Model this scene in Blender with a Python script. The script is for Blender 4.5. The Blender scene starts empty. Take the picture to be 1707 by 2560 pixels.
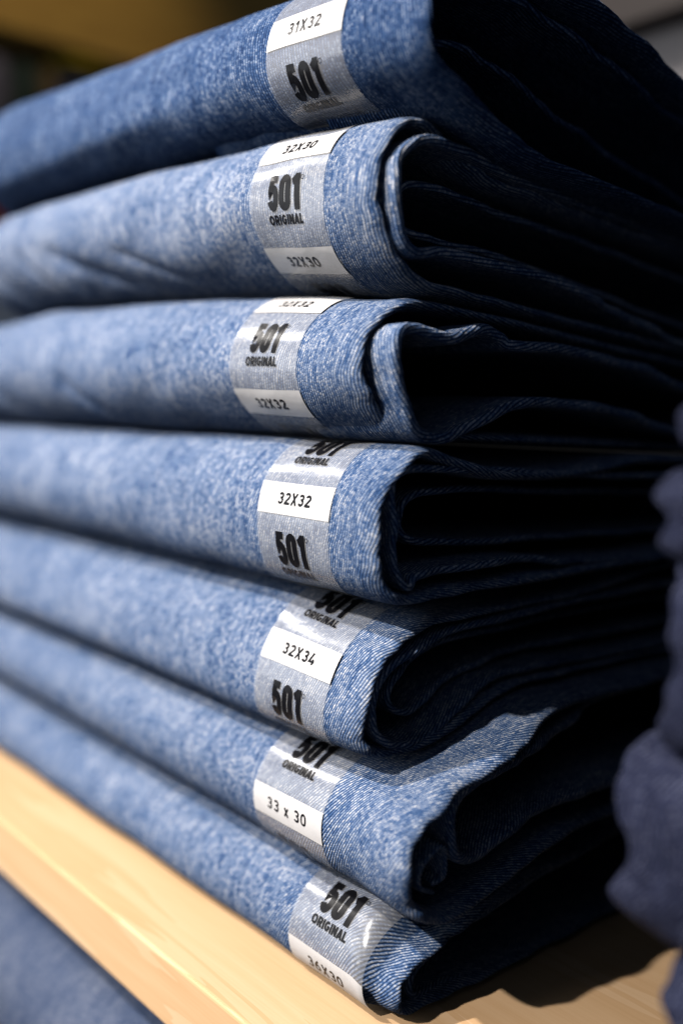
import bpy, math
import numpy as np
from mathutils import Vector, Matrix

scene = bpy.context.scene
col = scene.collection

# ------------------------------------------------------------------ camera
cam_data = bpy.data.cameras.new("camera")
cam = bpy.data.objects.new("camera", cam_data)
col.objects.link(cam)
scene.camera = cam
cam_data.sensor_fit = 'VERTICAL'
cam_data.sensor_height = 36.0
cam_data.lens = 35.0
cam_data.clip_start = 0.005
cam_data.clip_end = 20.0
CAM = (0.1923, -0.1763, 0.1657)
RIGHT = (0.6465, 0.7623, 0.0299)
UP = (-0.0875, 0.0352, 0.9955)
FWD = (-0.7579, 0.6463, -0.0894)
cam.matrix_world = Matrix(((RIGHT[0], UP[0], -FWD[0], CAM[0]),
                           (RIGHT[1], UP[1], -FWD[1], CAM[1]),
                           (RIGHT[2], UP[2], -FWD[2], CAM[2]),
                           (0, 0, 0, 1)))
cam_data.dof.use_dof = True
cam_data.dof.focus_distance = 0.283
cam_data.dof.aperture_fstop = 3.3
cam_data.dof.aperture_blades = 9

# ------------------------------------------------------------------ world + lamps
world = bpy.data.worlds.new("World")
scene.world = world
world.use_nodes = True
bg = world.node_tree.nodes["Background"]
bg.inputs[0].default_value = (0.50, 0.60, 0.80, 1)
bg.inputs[1].default_value = 0.085


def spot(name, direction, dist, target, watts, radius, color, cone=70):
    d = Vector(direction).normalized()
    l = bpy.data.lights.new(name, 'SPOT')
    l.energy = watts
    l.shadow_soft_size = radius
    l.color = color
    l.spot_size = math.radians(cone)
    l.spot_blend = 0.9
    o = bpy.data.objects.new(name, l)
    o.location = Vector(target) + d * dist
    o.rotation_euler = (-d).to_track_quat('-Z', 'Y').to_euler()
    col.objects.link(o)
    return o


TGT = (-0.08, 0.00, 0.05)
spot("track_spot_main", (-0.36, -0.54, 0.80), 1.5, TGT, 110, 0.022, (1.0, 0.95, 0.90), 30)
spot("track_spot_second", (-0.10, -0.80, 0.68), 1.6, (-0.03, 0.02, 0.05), 90, 0.022, (1.0, 0.95, 0.90), 30)
spot("track_spot_side", (-0.74, -0.30, 0.62), 1.5, (-0.06, 0.02, 0.13), 18, 0.03, (1.0, 0.95, 0.90), 50)
spot("display_spot", (0.75, -0.40, 0.55), 0.9, (-1.25, 0.45, 0.72), 15, 0.03, (1.0, 0.86, 0.62), 40)  # unseen lamp added to brighten the far display
spot("wall_spot", (0.15, -0.55, 0.62), 0.75, (-0.21, 0.42, 0.43), 14.0, 0.03, (1.0, 0.95, 0.92), 30)  # unseen lamp added to lift the wall, outside the track spots' cones
# broad soft fill added for ambient light, out in front and to the left
pl = bpy.data.lights.new("ceiling_panel", 'AREA')
pl.shape = 'RECTANGLE'
pl.size, pl.size_y = 1.2, 0.9
pl.energy = 9.5
pl.color = (0.93, 0.96, 1.0)
po = bpy.data.objects.new("ceiling_panel", pl)
pd = Vector((-0.55, -0.78, 0.22)).normalized()
po.location = Vector((-0.1, 0, 0.12)) + pd * 1.7
po.rotation_euler = (-pd).to_track_quat('-Z', 'Y').to_euler()
col.objects.link(po)

vs = scene.view_settings
scene.display_settings.display_device = 'sRGB'
vs.view_transform = 'Standard'
vs.look = 'None'
vs.exposure = 0.0
vs.gamma = 1.0
scene.cycles.max_bounces = 8
scene.cycles.diffuse_bounces = 0
scene.cycles.transparent_max_bounces = 12
scene.cycles.caustics_reflective = False
scene.cycles.caustics_refractive = False


# ------------------------------------------------------------------ node helper
class NT:
    def __init__(self, mat):
        mat.use_nodes = True
        self.t = mat.node_tree
        self.t.nodes.clear()
        self.out = self.t.nodes.new('ShaderNodeOutputMaterial')

    def n(self, kind, **kw):
        nd = self.t.nodes.new('ShaderNode' + kind)
        for k, v in kw.items():
            setattr(nd, k, v)
        return nd

    def put(self, sock, v):
        if hasattr(v, 'node'):
            self.t.links.new(v, sock)
        elif v is not None:
            sock.default_value = v

    def m(self, op, a, b=None, c=None, clamp=False):
        nd = self.n('Math', operation=op)
        nd.use_clamp = clamp
        for i, v in enumerate((a, b, c)):
            if v is not None:
                self.put(nd.inputs[i], v)
        return nd.outputs[0]

    def noise(self, vec, scale, detail=2.0, rough=0.5, dims='3D'):
        nd = self.n('TexNoise', noise_dimensions=dims)
        self.put(nd.inputs['Vector'], vec)
        nd.inputs['Scale'].default_value = scale
        nd.inputs['Detail'].default_value = detail
        nd.inputs['Roughness'].default_value = rough
        return nd.outputs['Fac']

    def xyz(self, x, y, z):
        nd = self.n('CombineXYZ')
        for i, v in enumerate((x, y, z)):
            self.put(nd.inputs[i], v)
        return nd.outputs[0]

    def ramp(self, fac, stops, interp='LINEAR'):
        nd = self.n('ValToRGB')
        cr = nd.color_ramp
        cr.interpolation = interp
        while len(cr.elements) < len(stops):
            cr.elements.new(0.5)
        for e, (p, c) in zip(cr.elements, stops):
            e.position = p
            e.color = (c[0], c[1], c[2], 1)
        self.put(nd.inputs[0], fac)
        return nd.outputs[0]

    def mixc(self, fac, a, b, blend='MIX'):
        nd = self.n('Mix', data_type='RGBA', blend_type=blend)
        self.put(nd.inputs[0], fac)
        self.put(nd.inputs[6], a if hasattr(a, 'node') else (*a, 1))
        self.put(nd.inputs[7], b if hasattr(b, 'node') else (*b, 1))
        return nd.outputs[2]

    def bump(self, height, strength, dist, normal=None):
        nd = self.n('Bump')
        nd.inputs['Strength'].default_value = strength
        nd.inputs['Distance'].default_value = dist
        self.put(nd.inputs['Height'], height)
        if normal is not None:
            self.put(nd.inputs['Normal'], normal)
        return nd.outputs[0]

    def bsdf(self, color, rough, normal=None, spec=0.5, **kw):
        p = self.n('BsdfPrincipled')
        self.put(p.inputs['Base Color'], color if hasattr(color, 'node') else (*color, 1))
        self.put(p.inputs['Roughness'], rough)
        p.inputs['Specular IOR Level'].default_value = spec
        if normal is not None:
            self.put(p.inputs['Normal'], normal)
        for k, v in kw.items():
            self.put(p.inputs[k], v)
        return p.outputs[0]

    def done(self, sh):
        self.t.links.new(sh, self.out.inputs['Surface'])


def twill_nodes(g, U, V, seed, twill, period):
    base = g.xyz(U, V, float(seed) * 13.7)
    wob = g.m('MULTIPLY_ADD', g.noise(base, 0.06, 2.0), 1.0, -0.5)
    wob2 = g.m('MULTIPLY_ADD', g.noise(base, 0.8, 1.0), 0.26, -0.13)
    tw = g.m('DIVIDE', g.m('MULTIPLY_ADD', V, twill, U), period)
    tw = g.m('ADD', g.m('ADD', tw, wob), wob2)
    row = g.m('FLOOR', tw)
    ridge = g.m('SINE', g.m('MULTIPLY', g.m('FRACT', tw), math.pi))
    jit = g.n('TexWhiteNoise', noise_dimensions='1D')
    g.put(jit.inputs['W'], row)
    q = g.m('ADD', g.m('DIVIDE', V, 0.95), jit.outputs[0])
    q = g.m('ADD', q, g.m('MULTIPLY', g.noise(base, 0.9, 2.0), 1.6))
    cell = g.m('FLOOR', q)
    fl = g.m('SINE', g.m('MULTIPLY', g.m('FRACT', q), math.pi))
    rnd = g.n('TexWhiteNoise', noise_dimensions='2D')
    g.put(rnd.inputs['Vector'], g.xyz(row, cell, 0.0))
    height = g.m('MULTIPLY', ridge, g.m('MULTIPLY_ADD', fl, 0.28, 0.72))
    return height, height, rnd.outputs[0]


def denim(name, seed, lift=0.0, twill=0.45, period=1.35, dark=(0.006, 0.024, 0.085), mid=(0.042, 0.102, 0.245),
          light=(0.270, 0.332, 0.458), white=(0.74, 0.72, 0.72), contrast=1.0, cloudy=1.0):
    """Washed twill: diagonal wales broken into single warp floats, faded slubs along the warp, cloudy wash. UV is in millimetres."""
    mat = bpy.data.materials.new(name)
    g = NT(mat)
    uv = g.n('UVMap').outputs[0]
    sep = g.n('SeparateXYZ')
    g.put(sep.inputs[0], uv)
    U, V = sep.outputs[0], sep.outputs[1]
    height, top, rnd = twill_nodes(g, U, V, seed, twill, period)
    slub = g.noise(g.xyz(U, g.m('MULTIPLY', V, 0.13), float(seed) * 5.1), 0.85, 3.0, 0.6)
    cloud = g.noise(g.xyz(U, g.m('MULTIPLY', V, 0.42), float(seed) * 3.3), 0.21, 4.0, 0.62)
    big = g.noise(g.xyz(U, V, float(seed) * 9.3), 0.035, 2.0, 0.5)
    fac = g.m('MULTIPLY_ADD', g.m('SUBTRACT', top, 0.52), 0.60 * contrast, 0.365 + lift)
    fac = g.m('MULTIPLY_ADD', g.m('MULTIPLY', g.m('SUBTRACT', rnd, 0.5), top), 0.44 * contrast, fac)
    grain = g.noise(g.xyz(U, g.m('MULTIPLY', V, 0.7), float(seed)), 2.2, 3.0, 0.65)
    fac = g.m('MULTIPLY_ADD', g.m('SUBTRACT', grain, 0.5), 0.55, fac)
    fac = g.m('MULTIPLY_ADD', g.m('SUBTRACT', slub, 0.5), 0.60 * cloudy, fac)
    fac = g.m('MULTIPLY_ADD', g.m('SUBTRACT', cloud, 0.5), 0.40 * cloudy, fac)
    fac = g.m('MULTIPLY_ADD', g.m('SUBTRACT', big, 0.5), 0.25, fac)
    c = g.ramp(fac, [(0.05, dark), (0.36, mid), (0.66, light), (1.0, white)])
    fuzz = g.noise(g.xyz(U, V, 0.3), 4.0, 2.0, 0.6)
    hh = g.m('ADD', height, g.m('MULTIPLY', fuzz, 0.25))
    nrm = g.bump(hh, 0.8, 0.00034)
    sh = g.bsdf(c, 0.92, nrm, spec=0.18)
    g.done(sh)
    return mat


def plain_cloth(name, c1, c2, scale=900):
    mat = bpy.data.materials.new(name)
    g = NT(mat)
    tc = g.n('TexCoord').outputs['Object']
    f = g.noise(tc, scale, 4.0, 0.65)
    f2 = g.noise(tc, scale * 0.08, 2.0)
    ff = g.m('MULTIPLY_ADD', g.m('SUBTRACT', f2, 0.5), 0.8, f)
    c = g.ramp(ff, [(0.3, c1), (0.72, c2)])
    g.done(g.bsdf(c, 0.95, g.bump(f, 0.6, 0.0006), spec=0.15))
    return mat


def wood(name, c_dark, c_mid, c_light, seed=0.0, along='X', rough=0.55):
    mat = bpy.data.materials.new(name)
    g = NT(mat)
    tc = g.n('TexCoord').outputs['Object']
    mp = g.n('Mapping')
    g.put(mp.inputs['Vector'], tc)
    mp.inputs['Location'].default_value = (seed, seed * 0.7, seed * 0.3)
    mp.inputs['Scale'].default_value = (1, 14, 14) if along == 'X' else (14, 1, 14)
    v = mp.outputs[0]
    warp = g.noise(v, 4.0, 2.0, 0.5)
    v2 = g.n('VectorMath', operation='ADD')
    g.put(v2.inputs[0], v)
    g.put(v2.inputs[1], g.xyz(0.0, g.m('MULTIPLY', warp, 0.9), g.m('MULTIPLY', warp, 0.6)))
    rings = g.noise(v2.outputs[0], 2.4, 3.0, 0.55)
    ring = g.m('FRACT', g.m('MULTIPLY', rings, 4.0))
    fine = g.n('Mapping')
    g.put(fine.inputs['Vector'], tc)
    fine.inputs['Scale'].default_value = (25, 900, 900) if along == 'X' else (900, 25, 900)
    fib = g.noise(fine.outputs[0], 1.0, 3.0, 0.6)
    f = g.m('ADD', g.m('MULTIPLY', ring, 0.45), g.m('MULTIPLY', fib, 0.55))
    c = g.ramp(f, [(0.1, c_light), (0.5, c_mid), (0.95, c_dark)])
    nrm = g.bump(fib, 0.12, 0.0003)
    g.done(g.bsdf(c, rough, nrm, spec=0.22))
    return mat


def film_material(seed, twill, period):
    """Clear size strip: lets the denim through, adds a milky haze and a gloss."""
    mat = bpy.data.materials.new("clear_plastic_film")
    g = NT(mat)
    uv = g.n('UVMap').outputs[0]
    sep = g.n('SeparateXYZ')
    g.put(sep.inputs[0], uv)
    th, _, _ = twill_nodes(g, sep.outputs[0], sep.outputs[1], seed, twill, period)
    r1 = g.noise(g.xyz(g.m('MULTIPLY', sep.outputs[0], 0.45), sep.outputs[1], float(seed)), 0.16, 2.0, 0.5)
    r2 = g.noise(uv, 0.9, 2.0, 0.5)
    coarse = g.bump(g.m('MULTIPLY_ADD', r2, 0.05, r1), 0.5, 0.0006)
    nrm = g.bump(th, 0.5, 0.00016, coarse)
    milk = g.n('BsdfDiffuse')
    g.put(milk.inputs[0], (0.80, 0.78, 0.77, 1))
    g.put(milk.inputs['Normal'], nrm)
    tr = g.n('BsdfTransparent').outputs[0]
    body = g.n('MixShader')
    g.put(body.inputs[0], 0.20)
    g.put(body.inputs[1], tr)
    g.put(body.inputs[2], milk.outputs[0])
    gl = g.n('BsdfGlossy')
    gl.inputs['Roughness'].default_value = 0.22
    g.put(gl.inputs['Normal'], coarse)
    mx = g.n('MixShader')
    g.put(mx.inputs[0], 0.075)
    g.put(mx.inputs[1], body.outputs[0])
    g.put(mx.inputs[2], gl.outputs[0])
    g.done(mx.outputs[0])
    return mat


def print_material(name, color, rough=0.3, spec=0.6):
    mat = bpy.data.materials.new(name)
    g = NT(mat)
    uv = g.n('UVMap').outputs[0]
    r1 = g.noise(uv, 0.14, 2.0, 0.5)
    f = g.noise(uv, 2.5, 2.0)
    nrm = g.bump(r1, 0.4, 0.0006)
    c = g.mixc(g.m('MULTIPLY', f, 0.10), color, tuple(x * 0.8 for x in color))
    g.done(g.bsdf(c, rough, nrm, spec=spec))
    return mat


def paint(name, c1, c2, rough=0.7, scale=6):
    mat = bpy.data.materials.new(name)
    g = NT(mat)
    tc = g.n('TexCoord').outputs['Object']
    f = g.noise(tc, scale, 3.0)
    g.done(g.bsdf(g.mixc(f, c1, c2), rough, g.bump(g.noise(tc, 400, 2.0), 0.1, 0.0005)))
    return mat


# ------------------------------------------------------------------ object helpers
def tag(o, label=None, cat=None, group=None, kind=None):
    if label:
        o["label"] = label
    if cat:
        o["category"] = cat
    if group:
        o["group"] = group
    if kind:
        o["kind"] = kind
    return o


def mesh_object(name, verts, faces, mat, parent=None, origin=(0, 0, 0), uvs=None, smooth=True):
    me = bpy.data.meshes.new(name)
    v = np.asarray(verts, float) - np.asarray(origin, float)
    me.from_pydata(v.tolist(), [], [list(map(int, f)) for f in faces])
    if uvs is not None:
        layer = me.uv_layers.new(name="UVMap")
        uvs = np.asarray(uvs, float)
        idx = np.empty(len(me.loops), int)
        me.loops.foreach_get("vertex_index", idx)
        layer.data.foreach_set("uv", uvs[idx].astype(np.float32).ravel())
    if smooth:
        me.polygons.foreach_set("use_smooth", [True] * len(me.polygons))
    me.materials.append(mat)
    me.update()
    o = bpy.data.objects.new(name, me)
    col.objects.link(o)
    if parent is not None:
        o.parent = parent
    else:
        o.location = origin
    return o


def box(name, lo, hi, mat, parent=None, bevel=0.0, origin=None):
    x0, y0, z0 = lo
    x1, y1, z1 = hi
    c = origin if origin is not None else ((x0 + x1) / 2, (y0 + y1) / 2, z0)
    v = [(x, y, z) for z in (z0, z1) for y in (y0, y1) for x in (x0, x1)]
    f = [(0, 2, 3, 1), (4, 5, 7, 6), (0, 1, 5, 4), (2, 6, 7, 3), (0, 4, 6, 2), (1, 3, 7, 5)]
    o = mesh_object(name, v, f, mat, parent, c, smooth=False)
    if bevel:
        b = o.modifiers.new("bevel", 'BEVEL')
        b.width = bevel
        b.segments = 3
    return o


def grid_faces(nr, nc):
    i = np.arange(nr - 1)[:, None] * nc + np.arange(nc - 1)[None, :]
    i = i.ravel()
    return np.stack([i, i + 1, i + nc + 1, i + nc], 1)


# ------------------------------------------------------------------ vector value noise (numpy)
def vnoise(x, y, seed):
    xi = np.floor(x).astype(int)
    yi = np.floor(y).astype(int)
    fx = x - xi
    fy = y - yi
    fx = fx * fx * (3 - 2 * fx)
    fy = fy * fy * (3 - 2 * fy)

    def h(a, b):
        n = (a * 374761393 + b * 668265263 + seed * 2147483) & 0xFFFFFFFF
        n = ((n ^ (n >> 13)) * 1274126177) & 0xFFFFFFFF
        return ((n ^ (n >> 16)) & 0xFFFF) / 65535.0 * 2 - 1
    return (h(xi, yi) * (1 - fx) + h(xi + 1, yi) * fx) * (1 - fy) + (h(xi, yi + 1) * (1 - fx) + h(xi + 1, yi + 1) * fx) * fy


def sstep(a, b, x):
    t = np.clip((x - a) / (b - a), 0, 1)
    return t * t * (3 - 2 * t)


# ------------------------------------------------------------------ GEOMETRY BEGIN
YB = 0.225          # how deep the folded jeans reach back
XL = -0.288         # far end of the stack


def B0(x, y):
    return np.interp(x, [-.29, -.07, .01], [.316, .298, .292]) - 1.5 * np.maximum(y - .02, 0) ** 2


def B1(x, y):
    return np.interp(x, [-.276, -.17, -.094, -.02, .01], [.2602, .2585, .2550, .2520, .2495]) - .07 * np.maximum(y - .012, 0) - .0095 * sstep(.006, .05, y) * sstep(-.06, 0, x)


def B2(x, y):
    return np.interp(x, [-.276, -.236, -.14, -.056, -.014], [.2095, .2124, .2094, .2046, .2015]) - .07 * np.maximum(y - .03, 0)


def B3(x, y):
    return .1612 - .02 * np.maximum(y, 0) + 0 * x


def B4(x, y):
    return .1157 + .03 * np.maximum(y, 0) + 0 * x


def B5(x, y):
    return .0718 + .0120 * sstep(.018, .07, y) + 0 * x


def B6(x, y):
    return np.interp(x, [-.277, -.18, 0], [.0338, .0324, .0312]) + .0100 * sstep(.018, .07, y)


def B7(x, y):
    return .0006 + 0 * x + 0 * y


def B3t(x, y):
    return B3(x, y) - .006 * sstep(.012, .05, y) * (1 - sstep(.07, .13, y)) * sstep(-.06, 0, x)


def B4t(x, y):
    return B4(x, y) - .0045 * sstep(-.06, 0, x) * (1 - sstep(.09, .15, y))


def B6t(x, y):
    return B6(x, y) - .0105 * sstep(-.006, .007, x) * (1 - sstep(.09, .15, y))


class Jean:
    """Outer cloth of one folded pair: profile in (y, z) swept along x, evaluable anywhere by (x, s)."""

    def __init__(self, top, bot, x_end, y0, frac, Dt, Db, nt=2.3, nb=2.3, seed=1, amp=.0006, gap=.0004, ridges=(), xl=XL, mirror=1,
                 y0_end=None, r=.0011, rx=None, flare=0.0, yb=YB, eroll=.007, fixed_n=False, recede=0.0, crumple=0.0, end_len=.03):
        self.__dict__.update(locals())
        dx = np.concatenate([np.linspace(xl, x_end - .10, 80, endpoint=False), np.linspace(x_end - .10, x_end, 110)])
        self.xs = dx
        ph_t = np.linspace(np.pi / 2, 0, 46)[1:]
        ph_b = np.linspace(0, -np.pi / 2, 46)[1:]
        kt, kb = 36, 36
        tl = np.linspace(1, 0, kt) ** 1.6
        bl = np.linspace(0, 1, kb)[1:] ** 1.6
        P = np.zeros((len(dx), kt + len(ph_t) + len(ph_b) + len(bl) + 8, 2))
        for i, x in enumerate(dx):
            e = np.clip((xl + .02 - x) / .02, 0, 1) ** 2 * eroll
            yy0 = y0 + e
            if y0_end is not None:
                yy0 += (y0_end - y0) * sstep(x_end - end_len, x_end, x)
            k_x = float(sstep(-.18, -.02, x))
            nt, nb = self.nt + (1.9 - self.nt) * (1 - k_x), self.nb + (1.85 - self.nb) * (1 - k_x)
            if fixed_n:
                nt, nb = self.nt, self.nb
            yt = yy0 + Dt
            ybm = yy0 + Db
            zb_f, zt_f = float(bot(x, ybm)), float(top(x, yt))
            zf = zb_f + frac * (zt_f - zb_f)
            y_top = yt + (yb - yt) * tl
            top_pts = np.stack([y_top, top(x, y_top) - gap], 1)
            c, s_ = np.cos(ph_t) ** (2 / nt), np.sin(ph_t) ** (2 / nt)
            yq = yy0 + Dt * (1 - c)
            q1 = np.stack([yq, zf + (top(x, yq) - gap - zf) * s_], 1)
            c, s_ = np.cos(ph_b) ** (2 / nb), np.sin(-ph_b) ** (2 / nb)
            yq = yy0 + Db * (1 - c)
            q2 = np.stack([yq, zf + (bot(x, yq) + gap - zf) * s_], 1)
            y_bot = ybm + (yb - ybm) * bl
            b_pts = np.stack([y_bot, bot(x, y_bot) + gap], 1)
            zt_b, zb_b = float(top(x, yb)) - gap, float(bot(x, yb)) + gap
            th = np.linspace(-np.pi / 2, np.pi / 2, 9)[1:]
            back = np.stack([yb + .012 * np.cos(th), (zt_b + zb_b) / 2 + (zt_b - zb_b) / 2 * np.sin(th)], 1)
            P[i] = np.concatenate([top_pts, q1, q2, b_pts, back])
        self.jf = kt + len(ph_t) - 1            # index of the front-most point
        seg = np.linalg.norm(np.diff(P, axis=1), axis=2)
        s = np.concatenate([np.zeros((len(dx), 1)), np.cumsum(seg, 1)], 1)
        s = s - s[:, self.jf:self.jf + 1]
        self.s = s[len(dx) // 2:].mean(0)
        t = np.gradient(P, axis=1)
        n2 = np.stack([-t[..., 1], t[..., 0]], 2)      # outward
        n2 /= np.linalg.norm(n2, axis=2, keepdims=True) + 1e-12
        front = P[:, self.jf, :]
        if n2[len(dx) // 2, self.jf, 0] > 0:
            n2 = -n2
        X = dx[:, None] + 0 * self.s[None, :]
        S = self.s[None, :] + 0 * X
        d = amp * (vnoise(X / .034, S / .016, seed) + .5 * vnoise(X / .015 + S / .03, S / .011, seed + 7))
        fade = 1 - sstep(.028, .05, np.abs(S))
        for (x0, s0, x1, s1, w, a) in ridges:
            ax, as_ = x1 - x0, s1 - s0
            L = math.hypot(ax, as_)
            u = ((X - x0) * ax + (S - s0) * as_) / (L * L)
            dist = ((X - x0) * as_ - (S - s0) * ax) / L
            d = d + a * np.exp(-(dist / w) ** 2) * np.exp(-np.maximum(np.abs(u - .5) - .4, 0) ** 2 / .03)
        P = P + n2 * (d * fade)[..., None]
        self.P, self.n2 = P, n2

    def surface(self, x, s, off=0.0):
        x = np.atleast_1d(np.asarray(x, float))
        s = np.atleast_1d(np.asarray(s, float))
        fi = np.interp(x, self.xs, np.arange(len(self.xs)))
        fj = np.interp(s, self.s, np.arange(len(self.s)))
        i = np.minimum(fi.astype(int), len(self.xs) - 2)
        j = np.minimum(fj.astype(int), len(self.s) - 2)
        a = (fi - i)[:, None]
        b = (fj - j)[:, None]

        def g(A):
            return (A[i, j] * (1 - a) + A[i + 1, j] * a) * (1 - b) + (A[i, j + 1] * (1 - a) + A[i + 1, j + 1] * a) * b
        p = g(self.P)
        n = g(self.n2)
        p = p + n * off
        return np.concatenate([x[:, None], p], 1)

    def shell(self):
        """verts, faces, uvs with both ends rolled in by radius r (double cloth thickness)."""
        nx, ns = self.P.shape[:2]
        rows, us, vs_ = [], [], []
        a_in = np.linspace(0, math.pi, 9)[1:]
        r = self.r
        rx = self.rx or r

        def add(x, P, u):
            rows.append(np.concatenate([x, P], 1))
            us.append(u)
        sgn_cols = []
        wob = .0009 * vnoise(self.s / .011, 0 * self.s + self.seed, self.seed + 3) + .0006 * vnoise(self.s / .004, 0 * self.s, self.seed + 4)
        wob = wob + self.flare * np.clip(-self.s / .03, -1, 1) - self.recede * sstep(.025, .09, self.P[-1][:, 0]) * np.where(self.s < 0, 1.0, .25)
        # far end
        P0, n0 = self.P[0], self.n2[0]
        wl = self.crumple * (vnoise(self.s / .013, 0 * self.s + 3, self.seed + 11) + .5 * vnoise(self.s / .005, 0 * self.s + 5, self.seed + 12))
        x0 = (self.xs[0] + wl)[:, None]
        Pc = P0 - n0 * 2 * r
        Pm = Pc.copy()
        Pm[:, 1] = Pc[:, 1].min() * .5 + Pc[:, 1].max() * .5
        add(x0 * 0 + self.xs[0] + .012, Pm, self.xs[0] - math.pi * r - .04)      # closes the far end
        add(x0 * 0 + self.xs[0] + .012, Pc, self.xs[0] - math.pi * r - .02)
        for a in a_in[::-1]:
            add(x0 - r * math.sin(a), P0 - n0 * r * (1 - math.cos(a)), self.xs[0] - r * a)
        for i in range(nx):
            w = sstep(self.x_end - .03, self.x_end, self.xs[i])
            wx = np.clip((self.xs[i] - (self.x_end - .03)) / .03, 0, 1)
            w0 = 1 - sstep(self.xs[0], self.xs[0] + .025, self.xs[i])
            add((self.xs[i] + wob * w + wl * w0)[:, None] - (rx - r) * wx, self.P[i], self.xs[i])
        Pn, nn = self.P[-1], self.n2[-1]
        xe = (self.xs[-1] + wob)[:, None]
        arc_u, px_, py_ = 0.0, 0.0, 0.0
        for a in a_in:
            ex, ey = rx * math.sin(a), r * (1 - math.cos(a))
            arc_u += math.hypot(ex - px_, ey - py_)
            px_, py_ = ex, ey
            add(xe - (rx - r) + ex, Pn - nn * ey, self.xs[-1] + arc_u)
        add(xe - .01, Pn - nn * 2 * r, self.xs[-1] + arc_u + .01)
        add(xe - .06, Pn - nn * 2 * r, self.xs[-1] + arc_u + .06)
        nr = len(rows)
        V = np.concatenate(rows)
        u = np.repeat(np.array(us), ns) * 1000
        v = np.tile(self.s, nr) * 1000
        F = grid_faces(nr, ns)
        return V, F, np.stack([u, v], 1)


def catmull(pts, n=12):
    p = np.asarray(pts, float)
    p = np.concatenate([[2 * p[0] - p[1]], p, [2 * p[-1] - p[-2]]])
    out = []
    for i in range(1, len(p) - 2):
        for k in range(n):
            t = k / n
            out.append(.5 * (2 * p[i] + (p[i + 1] - p[i - 1]) * t + (2 * p[i - 1] - 5 * p[i] + 4 * p[i + 1] - p[i + 2]) * t * t
                             + (-p[i - 1] + 3 * p[i] - 3 * p[i + 1] + p[i + 2]) * t ** 3))
    out.append(p[-2])
    return np.array(out)


def inner_sheet(pts, x_end, r, depth=.12, seed=1, xwob=.0012, xoff=None):
    """A folded layer inside the jeans: (y, z) path swept along x, rim rolled over at the visible end. pts go top -> front -> bottom."""
    P = catmull(pts, 10)
    t = np.gradient(P, axis=0)
    n = np.stack([-t[:, 1], t[:, 0]], 1)
    n /= np.linalg.norm(n, axis=1, keepdims=True) + 1e-12
    s = np.concatenate([[0], np.cumsum(np.linalg.norm(np.diff(P, axis=0), axis=1))])
    wob = xwob * vnoise(s / .012, 0 * s, seed + 5) + .4 * xwob * vnoise(s / .004, 0 * s, seed + 9)
    if xoff is not None:
        wob = wob + np.interp(s / s[-1], xoff[0], xoff[1])
    rows, us = [], []
    for x in np.linspace(x_end - depth, x_end, 40):
        w = float(sstep(x_end - .02, x_end, x))
        d = .0004 * vnoise(x / .01 + 0 * s, s / .012, seed)
        rows.append(np.concatenate([(x + wob * w)[:, None], P + n * d[:, None]], 1))
        us.append(x)
    d = .0004 * vnoise(x_end / .01 + 0 * s, s / .012, seed)
    Pe = P + n * d[:, None]
    for a in np.linspace(0, math.pi, 9)[1:]:
        rows.append(np.concatenate([(x_end + wob + r * math.sin(a))[:, None], Pe - n * r * (1 - math.cos(a))], 1))
        us.append(x_end + r * a)
    rows.append(np.concatenate([(x_end + wob - .04)[:, None], Pe - n * 2 * r], 1))
    us.append(x_end + math.pi * r + .04)
    V = np.concatenate(rows)
    u = np.repeat(np.array(us), len(s)) * 1000
    v = np.tile(s, len(rows)) * 1000
    return V, grid_faces(len(rows), len(s)), np.stack([u, v], 1)


JEANS = [
    Jean(B0, B1, .0108, -.0020, .38, .034, .018, 2.1, 2.0, seed=11, amp=.0007, xl=-.291, r=.0019, rx=.0075,
         ridges=[(-.29, .012, -.12, .006, .004, .0012), (-.29, -.010, -.10, -.004, .006, -.0008)]),
    Jean(B1, B2, -.0067, -.0012, .54, .022, .027, 2.1, 1.85, seed=23, amp=.0008, r=.0019, rx=.0075,
         ridges=[(-.27, .002, -.245, .028, .0035, -.0022), (-.235, .004, -.20, .028, .003, -.0016), (-.205, .006, -.15, .026, .004, -.0020),
                 (-.15, .010, -.11, .024, .0025, -.0010), (-.225, .006, -.19, .030, .003, .0012)]),
    Jean(B2, B3, -.0083, -.0024, .47, .024, .024, 2.0, 1.85, seed=37, amp=.0006, xl=-.33, r=.0019, rx=.0075,
         ridges=[(-.19, .004, -.16, .020, .003, -.0012), (-.27, .004, -.24, .02, .004, -.0012)]),
    Jean(B3t, B4, .0000, -.0024, .44, .023, .016, 2.0, 2.2, seed=41, amp=.0005, xl=-.33, r=.0019, rx=.0075),
    Jean(B4t, B5, -.0047, -.0012, .27, .031, .011, 2.0, 2.1, seed=53, amp=.0005, xl=-.33, r=.0019, rx=.0075),
    Jean(B5, B6, .0160, -.0010, .47, .030, .020, 2.0, 2.0, seed=67, amp=.0005, xl=-.33, r=.0022, rx=.0065, recede=.009, y0_end=-.0035),
    Jean(B6t, B7, .0055, .0010, .38, .024, .010, 2.0, 2.0, seed=71, amp=.0005, xl=-.33, y0_end=.0050, end_len=.008, r=.0019, rx=.0075),
]
# label strip: right edge x, s of the centre of one white size block, text
STRIP_W = .0335
STRIPS = [
    (-.0178, -.0066, "31X32"),
    (-.0254, -.0160, "32X30"),
    (-.0328, .0110, "32X32"),
    (-.0169, -.0076, "32X32"),
    (-.0175, -.0148, "32X34"),
    (-.0176, .0006, "33 x 30"),
    (-.0009, .0050, "36X30"),
]
# ------------------------------------------------------------------ GEOMETRY END


# ------------------------------------------------------------------ stroke lettering
def arc(cx, cy, rx, ry, a0, a1, n=14):
    t = np.radians(np.linspace(a0, a1, n))
    return [(cx + rx * math.cos(a), cy + ry * math.sin(a)) for a in t]


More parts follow.
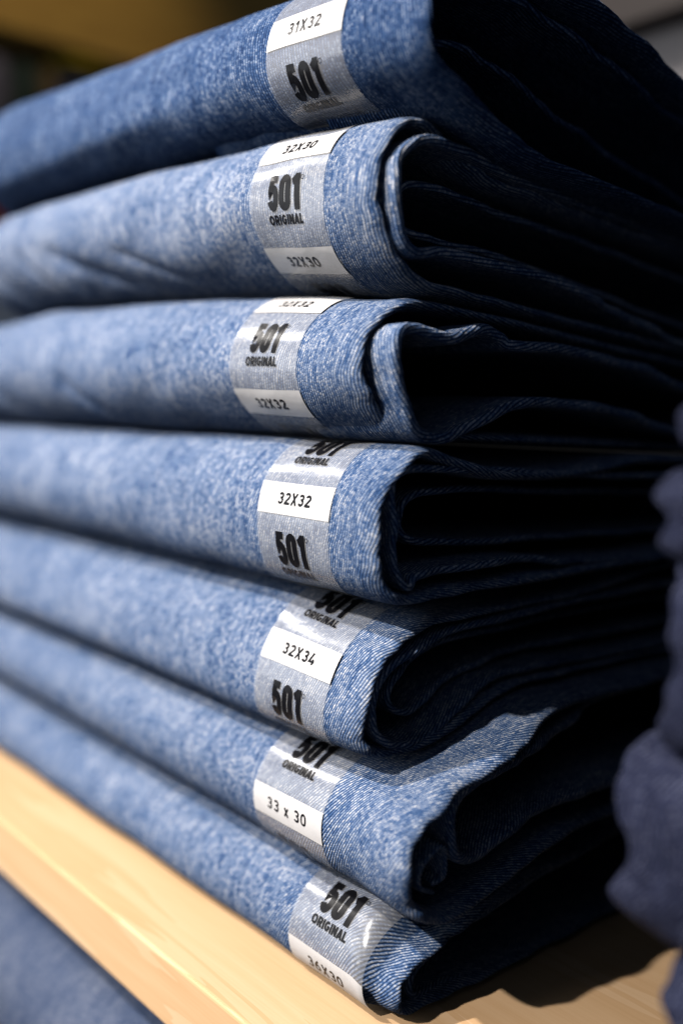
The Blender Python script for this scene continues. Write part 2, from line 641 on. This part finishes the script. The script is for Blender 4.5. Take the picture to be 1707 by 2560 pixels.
def glyph(ch, W, H, w):
    """list of (polyline, closed) centre lines inside a W x H cell for stroke weight w"""
    h = w / 2
    x0, x1, y0, y1 = h, W - h, h, H - h
    rx = (x1 - x0) / 2
    cx = W / 2
    if ch in '0O':
        ry = min(rx * 1.15, (y1 - y0) / 2)
        p = arc(cx, y1 - ry, rx, ry, 0, 180) + arc(cx, y0 + ry, rx, ry, 180, 360)
        return [(p, True)]
    if ch == '1':
        return [([(W * .66, 0), (W * .66, H)], False), ([(W * .12, H * .76), (W * .34, H * .80), (W * .66, H * .93)], False)]
    if ch == '2':
        ry = H * .29 - h
        p = arc(cx, y1 - ry, rx, ry, 165, -25) + [(x0, y0)]
        p = p[:-1] + [(x0 + .02 * W, y0 + h * .2), (x0 + .02 * W, y0), (W, y0)]
        return [(p, False)]
    if ch == '3':
        r1 = (y1 - H * .53) / 2
        r2 = (H * .53 - y0) / 2
        p = arc(cx, y1 - r1, rx * .92, r1, 155, -80) + arc(cx, y0 + r2, rx, r2, 80, -155)
        return [(p, False)]
    if ch == '4':
        return [([(W * .55, H), (x0, H * .27), (W, H * .27)], False), ([(W * .74, 0), (W * .74, H * .5)], False)]
    if ch == '5':
        r2 = (H * .62 - y0) / 2
        p = [(x1, y1), (x0 + w * .15, y1), (x0 + w * .10, H * .50)] + arc(cx, y0 + r2, rx, r2, 130, -160, 22)
        return [(p, False)]
    if ch == '6':
        r2 = (H * .60 - y0) / 2
        return [(arc(cx, y0 + r2, rx, r2, 0, 360, 24)[:-1], True), ([(x0, y0 + r2), (x0 + rx * .25, H * .62), (W * .72, H)], False)]
    if ch in 'Xx':
        return [([(x0, 0), (x1, H)], False), ([(x0, H), (x1, 0)], False)]
    if ch == 'R':
        r = H * .26
        return [([(x0, 0), (x0, H)], False),
                ([(x0, y1)] + arc(x1 - r * .8, y1 - r + h * .3, r * .8, r - h * .3, 90, -90) + [(x0, H - 2 * r + h * .4)], False),
                ([(W * .52, H * .45), (x1, 0)], False)]
    if ch == 'I':
        return [([(W / 2, 0), (W / 2, H)], False)]
    if ch == 'G':
        return [(arc(cx, H / 2, rx, H / 2 - h, 45, 345, 26) + [(x1, H * .46), (W * .52, H * .46)], False)]
    if ch == 'N':
        return [([(x0, 0), (x0, H)], False), ([(x0, H * .97), (x1, H * .03)], False), ([(x1, 0), (x1, H)], False)]
    if ch == 'A':
        return [([(x0 * .6, 0), (cx, H)], False), ([(W - x0 * .6, 0), (cx, H)], False), ([(W * .24, H * .26), (W * .76, H * .26)], False)]
    if ch == 'L':
        return [([(x0, H), (x0, y0), (W, y0)], False)]
    return []


def resample(p, step, closed):
    p = [np.array(a, float) for a in p]
    if closed:
        p.append(p[0])
    out = [p[0]]
    for a, b in zip(p[:-1], p[1:]):
        n = max(1, int(np.linalg.norm(b - a) / step))
        for k in range(1, n + 1):
            out.append(a + (b - a) * k / n)
    if closed:
        out = out[:-1]
    return np.array(out)


def ribbon(p, w, closed, step):
    p = resample(p, step, closed)
    n = len(p)
    L, Rr = [], []
    for i in range(n):
        a = p[i - 1] if (i > 0 or closed) else p[i]
        b = p[(i + 1) % n] if (i < n - 1 or closed) else p[i]
        d1 = p[i] - a
        d2 = b - p[i]
        if np.linalg.norm(d1) < 1e-9:
            d1 = d2
        if np.linalg.norm(d2) < 1e-9:
            d2 = d1
        d1 = d1 / (np.linalg.norm(d1) + 1e-12)
        d2 = d2 / (np.linalg.norm(d2) + 1e-12)
        t = d1 + d2
        if np.linalg.norm(t) < 1e-6:
            t = d1
        t = t / np.linalg.norm(t)
        nn = np.array([-t[1], t[0]])
        k = 1 / max(.5, abs(float(nn @ np.array([-d1[1], d1[0]]))))
        L.append(p[i] + nn * w / 2 * k)
        Rr.append(p[i] - nn * w / 2 * k)
    m = n if closed else n - 1
    V = L + Rr
    F = [(i, (i + 1) % n, n + (i + 1) % n, n + i) for i in range(m)]
    return V, F


def text_mesh(txt, H, w, advance, widths, step=.0003):
    """2D ribbons of a line of text centred on (0, 0); returns list of (x, y, layer) and faces"""
    wid = [widths.get(c, widths['*']) for c in txt]
    total = sum(wid) + advance * (len(txt) - 1)
    x = -total / 2
    V, F = [], []
    for c, W in zip(txt, wid):
        hh = H * (.72 if c == 'x' else 1.0)
        for k, (p, closed) in enumerate(glyph(c, W, hh, w)):
            v, f = ribbon(p, w, closed, step)
            o = len(V)
            V += [(a[0] + x, a[1] - H / 2, k) for a in v]
            F += [tuple(i + o for i in q) for q in f]
        x += W + advance
    return V, F


def conform(jean, xc, sc, V, off):
    V = np.array(V)
    return jean.surface(xc + V[:, 0], sc - V[:, 1], 0) + 0, V, off


def lettering(name, jean, xc, sc, V, F, mat, parent, origin, off):
    A = np.array(V, float)
    pos = np.zeros((len(A), 3))
    for k in np.unique(A[:, 2]):
        m = A[:, 2] == k
        pos[m] = jean.surface(xc + A[m, 0], sc - A[m, 1], off + k * .000012)
    uv = np.stack([(xc + A[:, 0]) * 1000, (sc - A[:, 1]) * 1000], 1)
    # outward winding
    return mesh_object(name, pos, F, mat, parent, origin, uv)


FLIP = False


def patch(name, jean, x0, x1, s0, s1, mat, parent, origin, off, res=.0006, edge_wob=0.0, seed=0):
    nx = max(2, int((x1 - x0) / res))
    ns = max(2, int((s1 - s0) / res))
    xs = np.linspace(x0, x1, nx)
    ss = np.linspace(s0, s1, ns)
    X, S = np.meshgrid(xs, ss, indexing='ij')
    V = jean.surface(X.ravel(), S.ravel(), off)
    return mesh_object(name, V, grid_faces(nx, ns)[:, ::-1] if FLIP else grid_faces(nx, ns), mat, parent, origin, np.stack([X.ravel() * 1000, S.ravel() * 1000], 1))


# ------------------------------------------------------------------ materials
TW = [(-.16, 1.2), (.10, 1.17), (.26, 1.17), (.36, 1.17), (.45, 1.08), (.75, 1.12), (.70, 1.17)]
M_film = [film_material(i + 1, *TW[i]) for i in range(7)]
M_white = print_material("white_print", (0.70, 0.68, 0.675), 0.38, 0.5)
M_ink = print_material("black_print", (0.006, 0.006, 0.008), 0.30, 0.16)
M_shelf = wood("birch_shelf", (0.64, 0.39, 0.195), (0.73, 0.48, 0.27), (0.78, 0.54, 0.33))
M_edge = wood("birch_edge", (0.62, 0.36, 0.17), (0.72, 0.45, 0.23), (0.77, 0.51, 0.29), seed=3.1)
M_wall = paint("grey_wall_paint", (0.34, 0.31, 0.31), (0.38, 0.35, 0.35))
M_taupe = paint("taupe_panel", (0.085, 0.068, 0.060), (0.10, 0.08, 0.07))

DENIM = [
    denim("denim_mid_blue", 1, lift=-.15, twill=-.16, period=1.2),  # lower lift puts the top pair's dimmer light into the cloth colour
    denim("denim_pale_blue", 2, lift=.08, twill=.10, period=1.17),
    denim("denim_stone_blue", 3, lift=.05, twill=.26, period=1.17),
    denim("denim_cloud_blue", 4, lift=.05, twill=.36, period=1.17),
    denim("denim_sky_blue", 5, lift=.05, twill=.45, period=1.08),
    denim("denim_worn_blue", 6, lift=.05, twill=.75, period=1.12),
    denim("denim_faded_blue", 7, lift=.04, twill=.70, period=1.17),
]

# ------------------------------------------------------------------ shelf, wall
box("shelf_board", (-.75, -.0243, -.0220), (.55, .415, 0), M_shelf, bevel=.0012, origin=(0, 0, 0))
o = bpy.data.objects["shelf_board"]
tag(o, "pale birch shelf board carrying the stack of light blue jeans", "shelf")

# ------------------------------------------------------------------ the stack
LABELS = [
    "mid blue folded jeans with 31X32 strip, topmost of the stack",
    "pale blue folded jeans with 32X30 strip, second from the top of the stack",
    "light blue folded jeans with 32X32 strip, third from the top, with a bulging inner roll",
    "light blue folded jeans with 32X32 strip, resting on the 32X34 pair",
    "light blue folded jeans with 32X34 strip, third from the shelf",
    "light blue folded jeans with 33 x 30 strip, resting on the bottom pair",
    "light blue folded jeans with 36X30 strip, lowest of the stack on the birch shelf",
]
PERIOD = .0350


def build_jeans(i):
    j = JEANS[i]
    zb = float(j.bot(-.1, .1))
    org = (-.13, .10, zb)
    root = bpy.data.objects.new("folded_jeans", None)
    root.empty_display_size = .02
    root.location = org
    col.objects.link(root)
    tag(root, LABELS[i], "jeans", "pale jeans stacked on the birch shelf")
    V, F, uv = j.shell()
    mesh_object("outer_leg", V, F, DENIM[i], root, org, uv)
    xr, sc, txt = STRIPS[i]
    xl = xr - STRIP_W
    xc = (xl + xr) / 2
    film = patch("size_strip", j, xl, xr, -.040, .036, M_film[i], root, org, .00030)
    film["label"] = "clear plastic strip printed with size and 501 ORIGINAL"
    wd = {'*': .0026, '1': .0020, 'X': .0028, 'x': .0022, ' ': .0010}
    for k in (-2, -1, 0, 1, 2):
        b = sc + k * PERIOD
        if -.036 < b < .034:
            patch("size_block", j, xl + .00002, xr - .00002, max(b - .0047, -.0395), min(b + .0047, .0355), M_white, film, org, .00037)
            if txt == "33 x 30" or txt == "36X30":
                tV, tF = text_mesh(txt, .0036, .00064, .0008, {**wd, '*': .0025})
            else:
                tV, tF = text_mesh(txt, .0036, .00076, .00052, wd)
            lettering("size_lettering", j, xc, b, tV, tF, M_ink, film, org, .00044)
        b5 = b + .0147
        if -.040 < b5 < .034:
            tV, tF = text_mesh("501", .0101, .00215, .00036, {'*': .0049, '1': .0037})
            # registered mark
            rv, rf = ribbon(arc(0, 0, .0006, .0006, 0, 360, 20)[:-1], .00018, True, .0002)
            o5 = len(tV)
            tV += [(a[0] + .0079, a[1] + .0038, 0) for a in rv]
            tF += [tuple(q + o5 for q in f) for f in rf]
            lettering("number_lettering", j, xc - .0006, b5, tV, tF, M_ink, film, org, .00040)
        bo = b + .0222
        if -.042 < bo < .036:
            tV, tF = text_mesh("ORIGINAL", .0028, .00066, .00034, {'*': .00198, 'I': .0006, 'L': .0016, 'G': .0021, 'O': .0023}, .0002)
            lettering("word_lettering", j, xc - .0002, bo, tV, tF, M_ink, film, org, .00040)
    return root, org


roots = [build_jeans(i) for i in range(7)]


def add_inner(i, name, pts, x_end, r=.0011, depth=.10, seed=1, **kw):
    V, F, uv = inner_sheet(pts, x_end, r, depth, seed, **kw)
    return mesh_object(name, V, F, DENIM[i], roots[i][0], roots[i][1], uv)


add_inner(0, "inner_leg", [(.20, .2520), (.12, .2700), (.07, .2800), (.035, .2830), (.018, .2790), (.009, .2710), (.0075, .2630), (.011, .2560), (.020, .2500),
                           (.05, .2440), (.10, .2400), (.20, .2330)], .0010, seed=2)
# second pair
add_inner(1, "inner_leg", [(.19, .2270), (.12, .2325), (.06, .2365), (.030, .2400), (.0180, .2408), (.0118, .2380), (.0074, .2340), (.0062, .2305), (.0058, .2275),
                           (.0062, .2241), (.0074, .2204), (.0088, .2165), (.0104, .2143), (.0128, .2132), (.0165, .2134), (.0219, .2144), (.0313, .2141),
                           (.0688, .2124), (.1031, .2066), (.1484, .1985), (.20, .195)], -.0030, seed=3, r=.0014)
# third pair: fat inner roll standing a little proud
add_inner(2, "inner_leg", [(.20, .1740), (.1419, .1800), (.1100, .1857), (.0749, .1884), (.0503, .1877), (.0448, .1897), (.0376, .1914), (.0318, .1898),
                           (.0245, .1876), (.0182, .1882), (.0129, .1893), (.0082, .1890), (.0064, .1868), (.0058, .1830), (.0066, .1793),
                           (.0076, .1756), (.0095, .1715), (.0114, .1676), (.0142, .1650), (.0196, .1638), (.0252, .1643), (.0307, .1660),
                           (.0391, .1692), (.0477, .1729), (.0550, .1747), (.0633, .1753), (.0871, .1749), (.1113, .1722), (.1354, .1684), (.2, .165)],
          .0005, seed=5, r=.0016)
# fourth pair
add_inner(3, "inner_leg", [(.20, .1490), (.10, .1500), (.04, .1520), (.018, .1530), (.0085, .1520), (.0058, .1492), (.0079, .1394), (.0086, .1322), (.0090, .1276),
                           (.0105, .1239), (.0122, .1222), (.0139, .1246), (.0209, .1259), (.0309, .1265), (.0500, .1273), (.0667, .1269), (.0821, .1245),
                           (.1428, .1235), (.20, .1235)], -.0005, seed=7)
# fifth pair
add_inner(4, "inner_leg", [(.20, .1100), (.10, .1085), (.050, .1060), (.0320, .1042), (.0219, .1018), (.0143, .0989), (.0094, .0947), (.0073, .0907), (.0062, .0860),
                           (.0072, .0816), (.0112, .0779), (.0180, .0765), (.0259, .0768), (.0320, .0792), (.0392, .0832), (.0466, .0872), (.0563, .0900),
                           (.0796, .0912), (.1158, .0900), (.20, .0895)], -.0047, seed=9)
# sixth pair: two layers fanning out towards the back, crumpled piece in the throat
add_inner(5, "inner_leg", [(.20, .0790), (.1138, .0782), (.0737, .0727), (.0440, .0690), (.0275, .0665), (.0200, .0620), (.0185, .0560), (.0200, .0505), (.0288, .0478),
                           (.0400, .0520), (.0539, .0545), (.0789, .0560), (.0952, .0557), (.20, .0550)], .0145, r=.0016, seed=12, xoff=((0, .3, .42, .55, .7, 1), (-.012, -.010, 0, 0, -.001, -.002)))
add_inner(5, "crumpled_fold", [(.0120, .0398), (.0052, .0440), (.0058, .0500), (.0088, .0530), (.0120, .0545), (.0150, .0525), (.0155, .0478), (.0150, .0440), (.0105, .0428)],
          .0148, r=.0007, depth=.03, seed=14)
# deeper layers in the hollows
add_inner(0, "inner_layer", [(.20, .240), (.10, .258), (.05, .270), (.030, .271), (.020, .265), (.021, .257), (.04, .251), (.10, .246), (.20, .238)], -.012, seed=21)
add_inner(1, "inner_layer", [(.19, .218), (.10, .226), (.05, .2295), (.025, .2315), (.0165, .229), (.0165, .223), (.022, .2195), (.05, .2185), (.10, .2135), (.19, .203)], -.013, seed=22)
add_inner(3, "inner_layer", [(.20, .142), (.10, .144), (.04, .146), (.022, .1445), (.018, .140), (.022, .134), (.04, .1325), (.10, .1315), (.2, .131)], -.010, seed=23)
add_inner(4, "inner_layer", [(.2, .103), (.1, .1025), (.05, .1005), (.03, .0975), (.020, .092), (.018, .086), (.026, .0825), (.038, .0885), (.06, .094), (.1, .0955), (.2, .095)], -.012, seed=24)
# seventh pair
add_inner(6, "inner_leg", [(.20, .0290), (.09, .0265), (.045, .0195), (.0290, .0165), (.0200, .0140), (.0155, .0110), (.0155, .0075), (.0190, .0055), (.03, .0046),
                           (.06, .0046), (.12, .0046), (.2, .0046)], .0035, seed=17)


# ------------------------------------------------------------------ dark stack beside it, lower stack
def simple_jeans(name, z0, z1, x0, x1, y0, mat, label, group, seed, frac=.5, Dt=.016, Db=.016, inner=True, amp=.0008, yb=.21, n=2.2, r=.0016, crumple=0.0):
    j = Jean(lambda x, y: z1 + 0 * x + 0 * y, lambda x, y: z0 + 0 * x + 0 * y, x1, y0, frac, Dt, Db, n, n, seed=seed, amp=amp, xl=x0, r=r, fixed_n=True, crumple=crumple, yb=yb, eroll=.003)
    org = ((x0 + x1) / 2, .1, z0)
    root = bpy.data.objects.new(name, None)
    root.location = org
    root.empty_display_size = .02
    col.objects.link(root)
    tag(root, label, "jeans", group)
    V, F, uv = j.shell()
    mesh_object("outer_leg", V, F, mat, root, org, uv)
    if inner:
        h = z1 - z0
        zc = (z0 + z1) / 2
        pts = [(yb - .02, z1 - h * .2), (.06, z1 - h * .18), (y0 + Dt + .006, z1 - h * .2), (y0 + .008, zc), (y0 + Db + .006, z0 + h * .2), (.06, z0 + h * .18), (yb - .02, z0 + h * .2)]
        V, F, uv = inner_sheet(pts, x1 - .001, .0012, (x1 - x0) - .004, seed)
        mesh_object("inner_leg", V, F, mat, root, org, uv)
    return root


M_navy = denim("denim_dark_navy", 21, lift=-.06, dark=(.005, .006, .016), mid=(.011, .014, .036), light=(.029, .035, .074), white=(.19, .20, .27), contrast=1.1)
NB = [(0.0006, .0600, .0900), (.0606, .1000, .0790), (.1006, .1385, .0880), (.1391, .1575, .0855), (.1581, .1735, .0875)]
NBL = ["dark navy folded jeans lying on the shelf at the bottom of the dark stack",
       "dark navy folded jeans jutting out furthest, second from the shelf in the dark stack",
       "dark navy folded jeans third from the shelf in the dark stack",
       "thin dark navy folded jeans fourth from the shelf in the dark stack",
       "thin dark navy folded jeans topmost of the dark stack"]
for k, (a, b, xe) in enumerate(NB):
    simple_jeans("folded_jeans", a, b, xe, .33, -.003, M_navy, NBL[k], "dark jeans stacked at the picture's edge", 80 + k * 5, Dt=min(.014, (b - a) * .6), Db=min(.014, (b - a) * .6), amp=.0028, n=2.6, r=.0030, crumple=.0035)

M_low = denim("denim_grey_blue", 31, lift=-.02, contrast=.4, cloudy=.6, mid=(.070, .095, .16), light=(.23, .245, .31))
box("lower_shelf_board", (-.75, -.0243, -.2520), (.55, .415, -.2300), M_edge, bevel=.0012)
tag(bpy.data.objects["lower_shelf_board"], "birch shelf board beneath the grey-blue jeans on the level below", "shelf")
LZ = [(-.2294, -.1900), (-.1896, -.1450), (-.1446, -.0960), (-.0956, -.0400)]
LL = ["grey-blue folded jeans lowest on the level below the shelf", "grey-blue folded jeans second up on the level below the shelf",
      "grey-blue folded jeans second from the top on the level below the shelf", "grey-blue folded jeans topmost on the level below, half in the shelf's shadow"]
for k, (a, b) in enumerate(LZ):
    simple_jeans("folded_jeans", a, b, -.285, .01, -.030, M_low, LL[k], "jeans on the level below", 120 + k * 7, Dt=.03, Db=.016, frac=.42)

# ------------------------------------------------------------------ back wall
box("wall", (-.42, .420, .345), (.60, .435, .80), M_wall)
tag(bpy.data.objects["wall"], kind="structure")
M_black = paint("charcoal_board", (.012, .011, .010), (.018, .016, .015))
box("back_panel", (-.75, .4155, -.30), (.55, .4185, .340), M_black)  # unseen board added to keep wall light out of the hollows
tag(bpy.data.objects["back_panel"], "dark board closing the back of the shelf behind the jeans", "panel")
box("header_panel", (-.42, .395, .4290), (.60, .417, .560), M_taupe, bevel=.002)
tag(bpy.data.objects["header_panel"], "taupe panel fixed high on the grey wall behind the stack", "panel")

# ------------------------------------------------------------------ far display behind the stack's far end
M_gold = wood("amber_board", (.24, .13, .03), (.34, .20, .045), (.42, .26, .06), seed=7.0, along='Y')
fb = box("upper_shelf_board", (-1.45, .10, .692), (-1.20, 1.1, .90), M_gold, bevel=.003)
tag(fb, "amber wooden shelf board seen blurred beyond the stack", "shelf")
CL = [("folded_shirt", (.345, .400), (.05, .05, .07), (.12, .11, .15), "lilac grey folded shirt on the blurred far display"),
      ("folded_shirt", (.402, .440), (.012, .02, .018), (.03, .045, .04), "dark green folded shirt on the blurred far display"),
      ("folded_shirt", (.442, .468), (.06, .04, .02), (.11, .08, .045), "tan folded shirt on the blurred far display"),
      ("folded_shirt", (.470, .540), (.012, .014, .03), (.03, .035, .06), "navy folded shirt on the blurred far display"),
      ("folded_shirt", (.290, .343), (.03, .02, .02), (.06, .04, .04), "brown folded shirt on the blurred far display")]


def far_cloth(name, y0, y1, z0, z1, mat, label, cat):
    nx, nz = 14, 14
    V, F = [], []
    import itertools
    # soft folded pad: rounded superellipsoid with sagging folds
    nu, nv = 40, 20
    cy, cz, cx = (y0 + y1) / 2, (z0 + z1) / 2, -1.32
    a, b, c = .11, (y1 - y0) / 2, (z1 - z0) / 2
    for i in range(nv + 1):
        ph = -math.pi / 2 + math.pi * i / nv
        for k in range(nu):
            th = 2 * math.pi * k / nu

            def sp(t, e):
                return math.copysign(abs(t) ** e, t)
            x = a * sp(math.cos(ph), .4) * sp(math.cos(th), .4)
            y = b * sp(math.cos(ph), .4) * sp(math.sin(th), .4)
            z = c * sp(math.sin(ph), .5)
            x *= 1 + .03 * math.sin(z * 900)
            V.append((cx + x, cy + y, cz + z))
    for i in range(nv):
        for k in range(nu):
            F.append((i * nu + k, i * nu + (k + 1) % nu, (i + 1) * nu + (k + 1) % nu, (i + 1) * nu + k))
    o = mesh_object(name, V, F, mat, None, (cx, cy, z0))
    return tag(o, label, cat, "folded shirts on the far display")


for k, (nm, (a, b), c1, c2, lb) in enumerate(CL):
    far_cloth(nm, a, b, .50, .672, plain_cloth("shirt_cloth_%d" % k, c1, c2, 60), lb, "shirt")
far_cloth("folded_shirt", .470, .560, .6725, .6915, plain_cloth("shirt_cloth_yellow", (.20, .14, .01), (.34, .25, .02), 60),
          "yellow folded shirt under the amber board on the far display", "shirt")
far_cloth("folded_shirt", .330, .400, .40, .499, plain_cloth("shirt_cloth_red", (.18, .02, .015), (.30, .05, .03), 60),
          "red folded shirt at the foot of the far display", "shirt")
fb2 = box("display_board", (-1.45, .10, .370), (-1.20, 1.1, .399), M_gold, bevel=.003)
tag(fb2, "amber display board carrying the red shirt beyond the stack", "shelf")
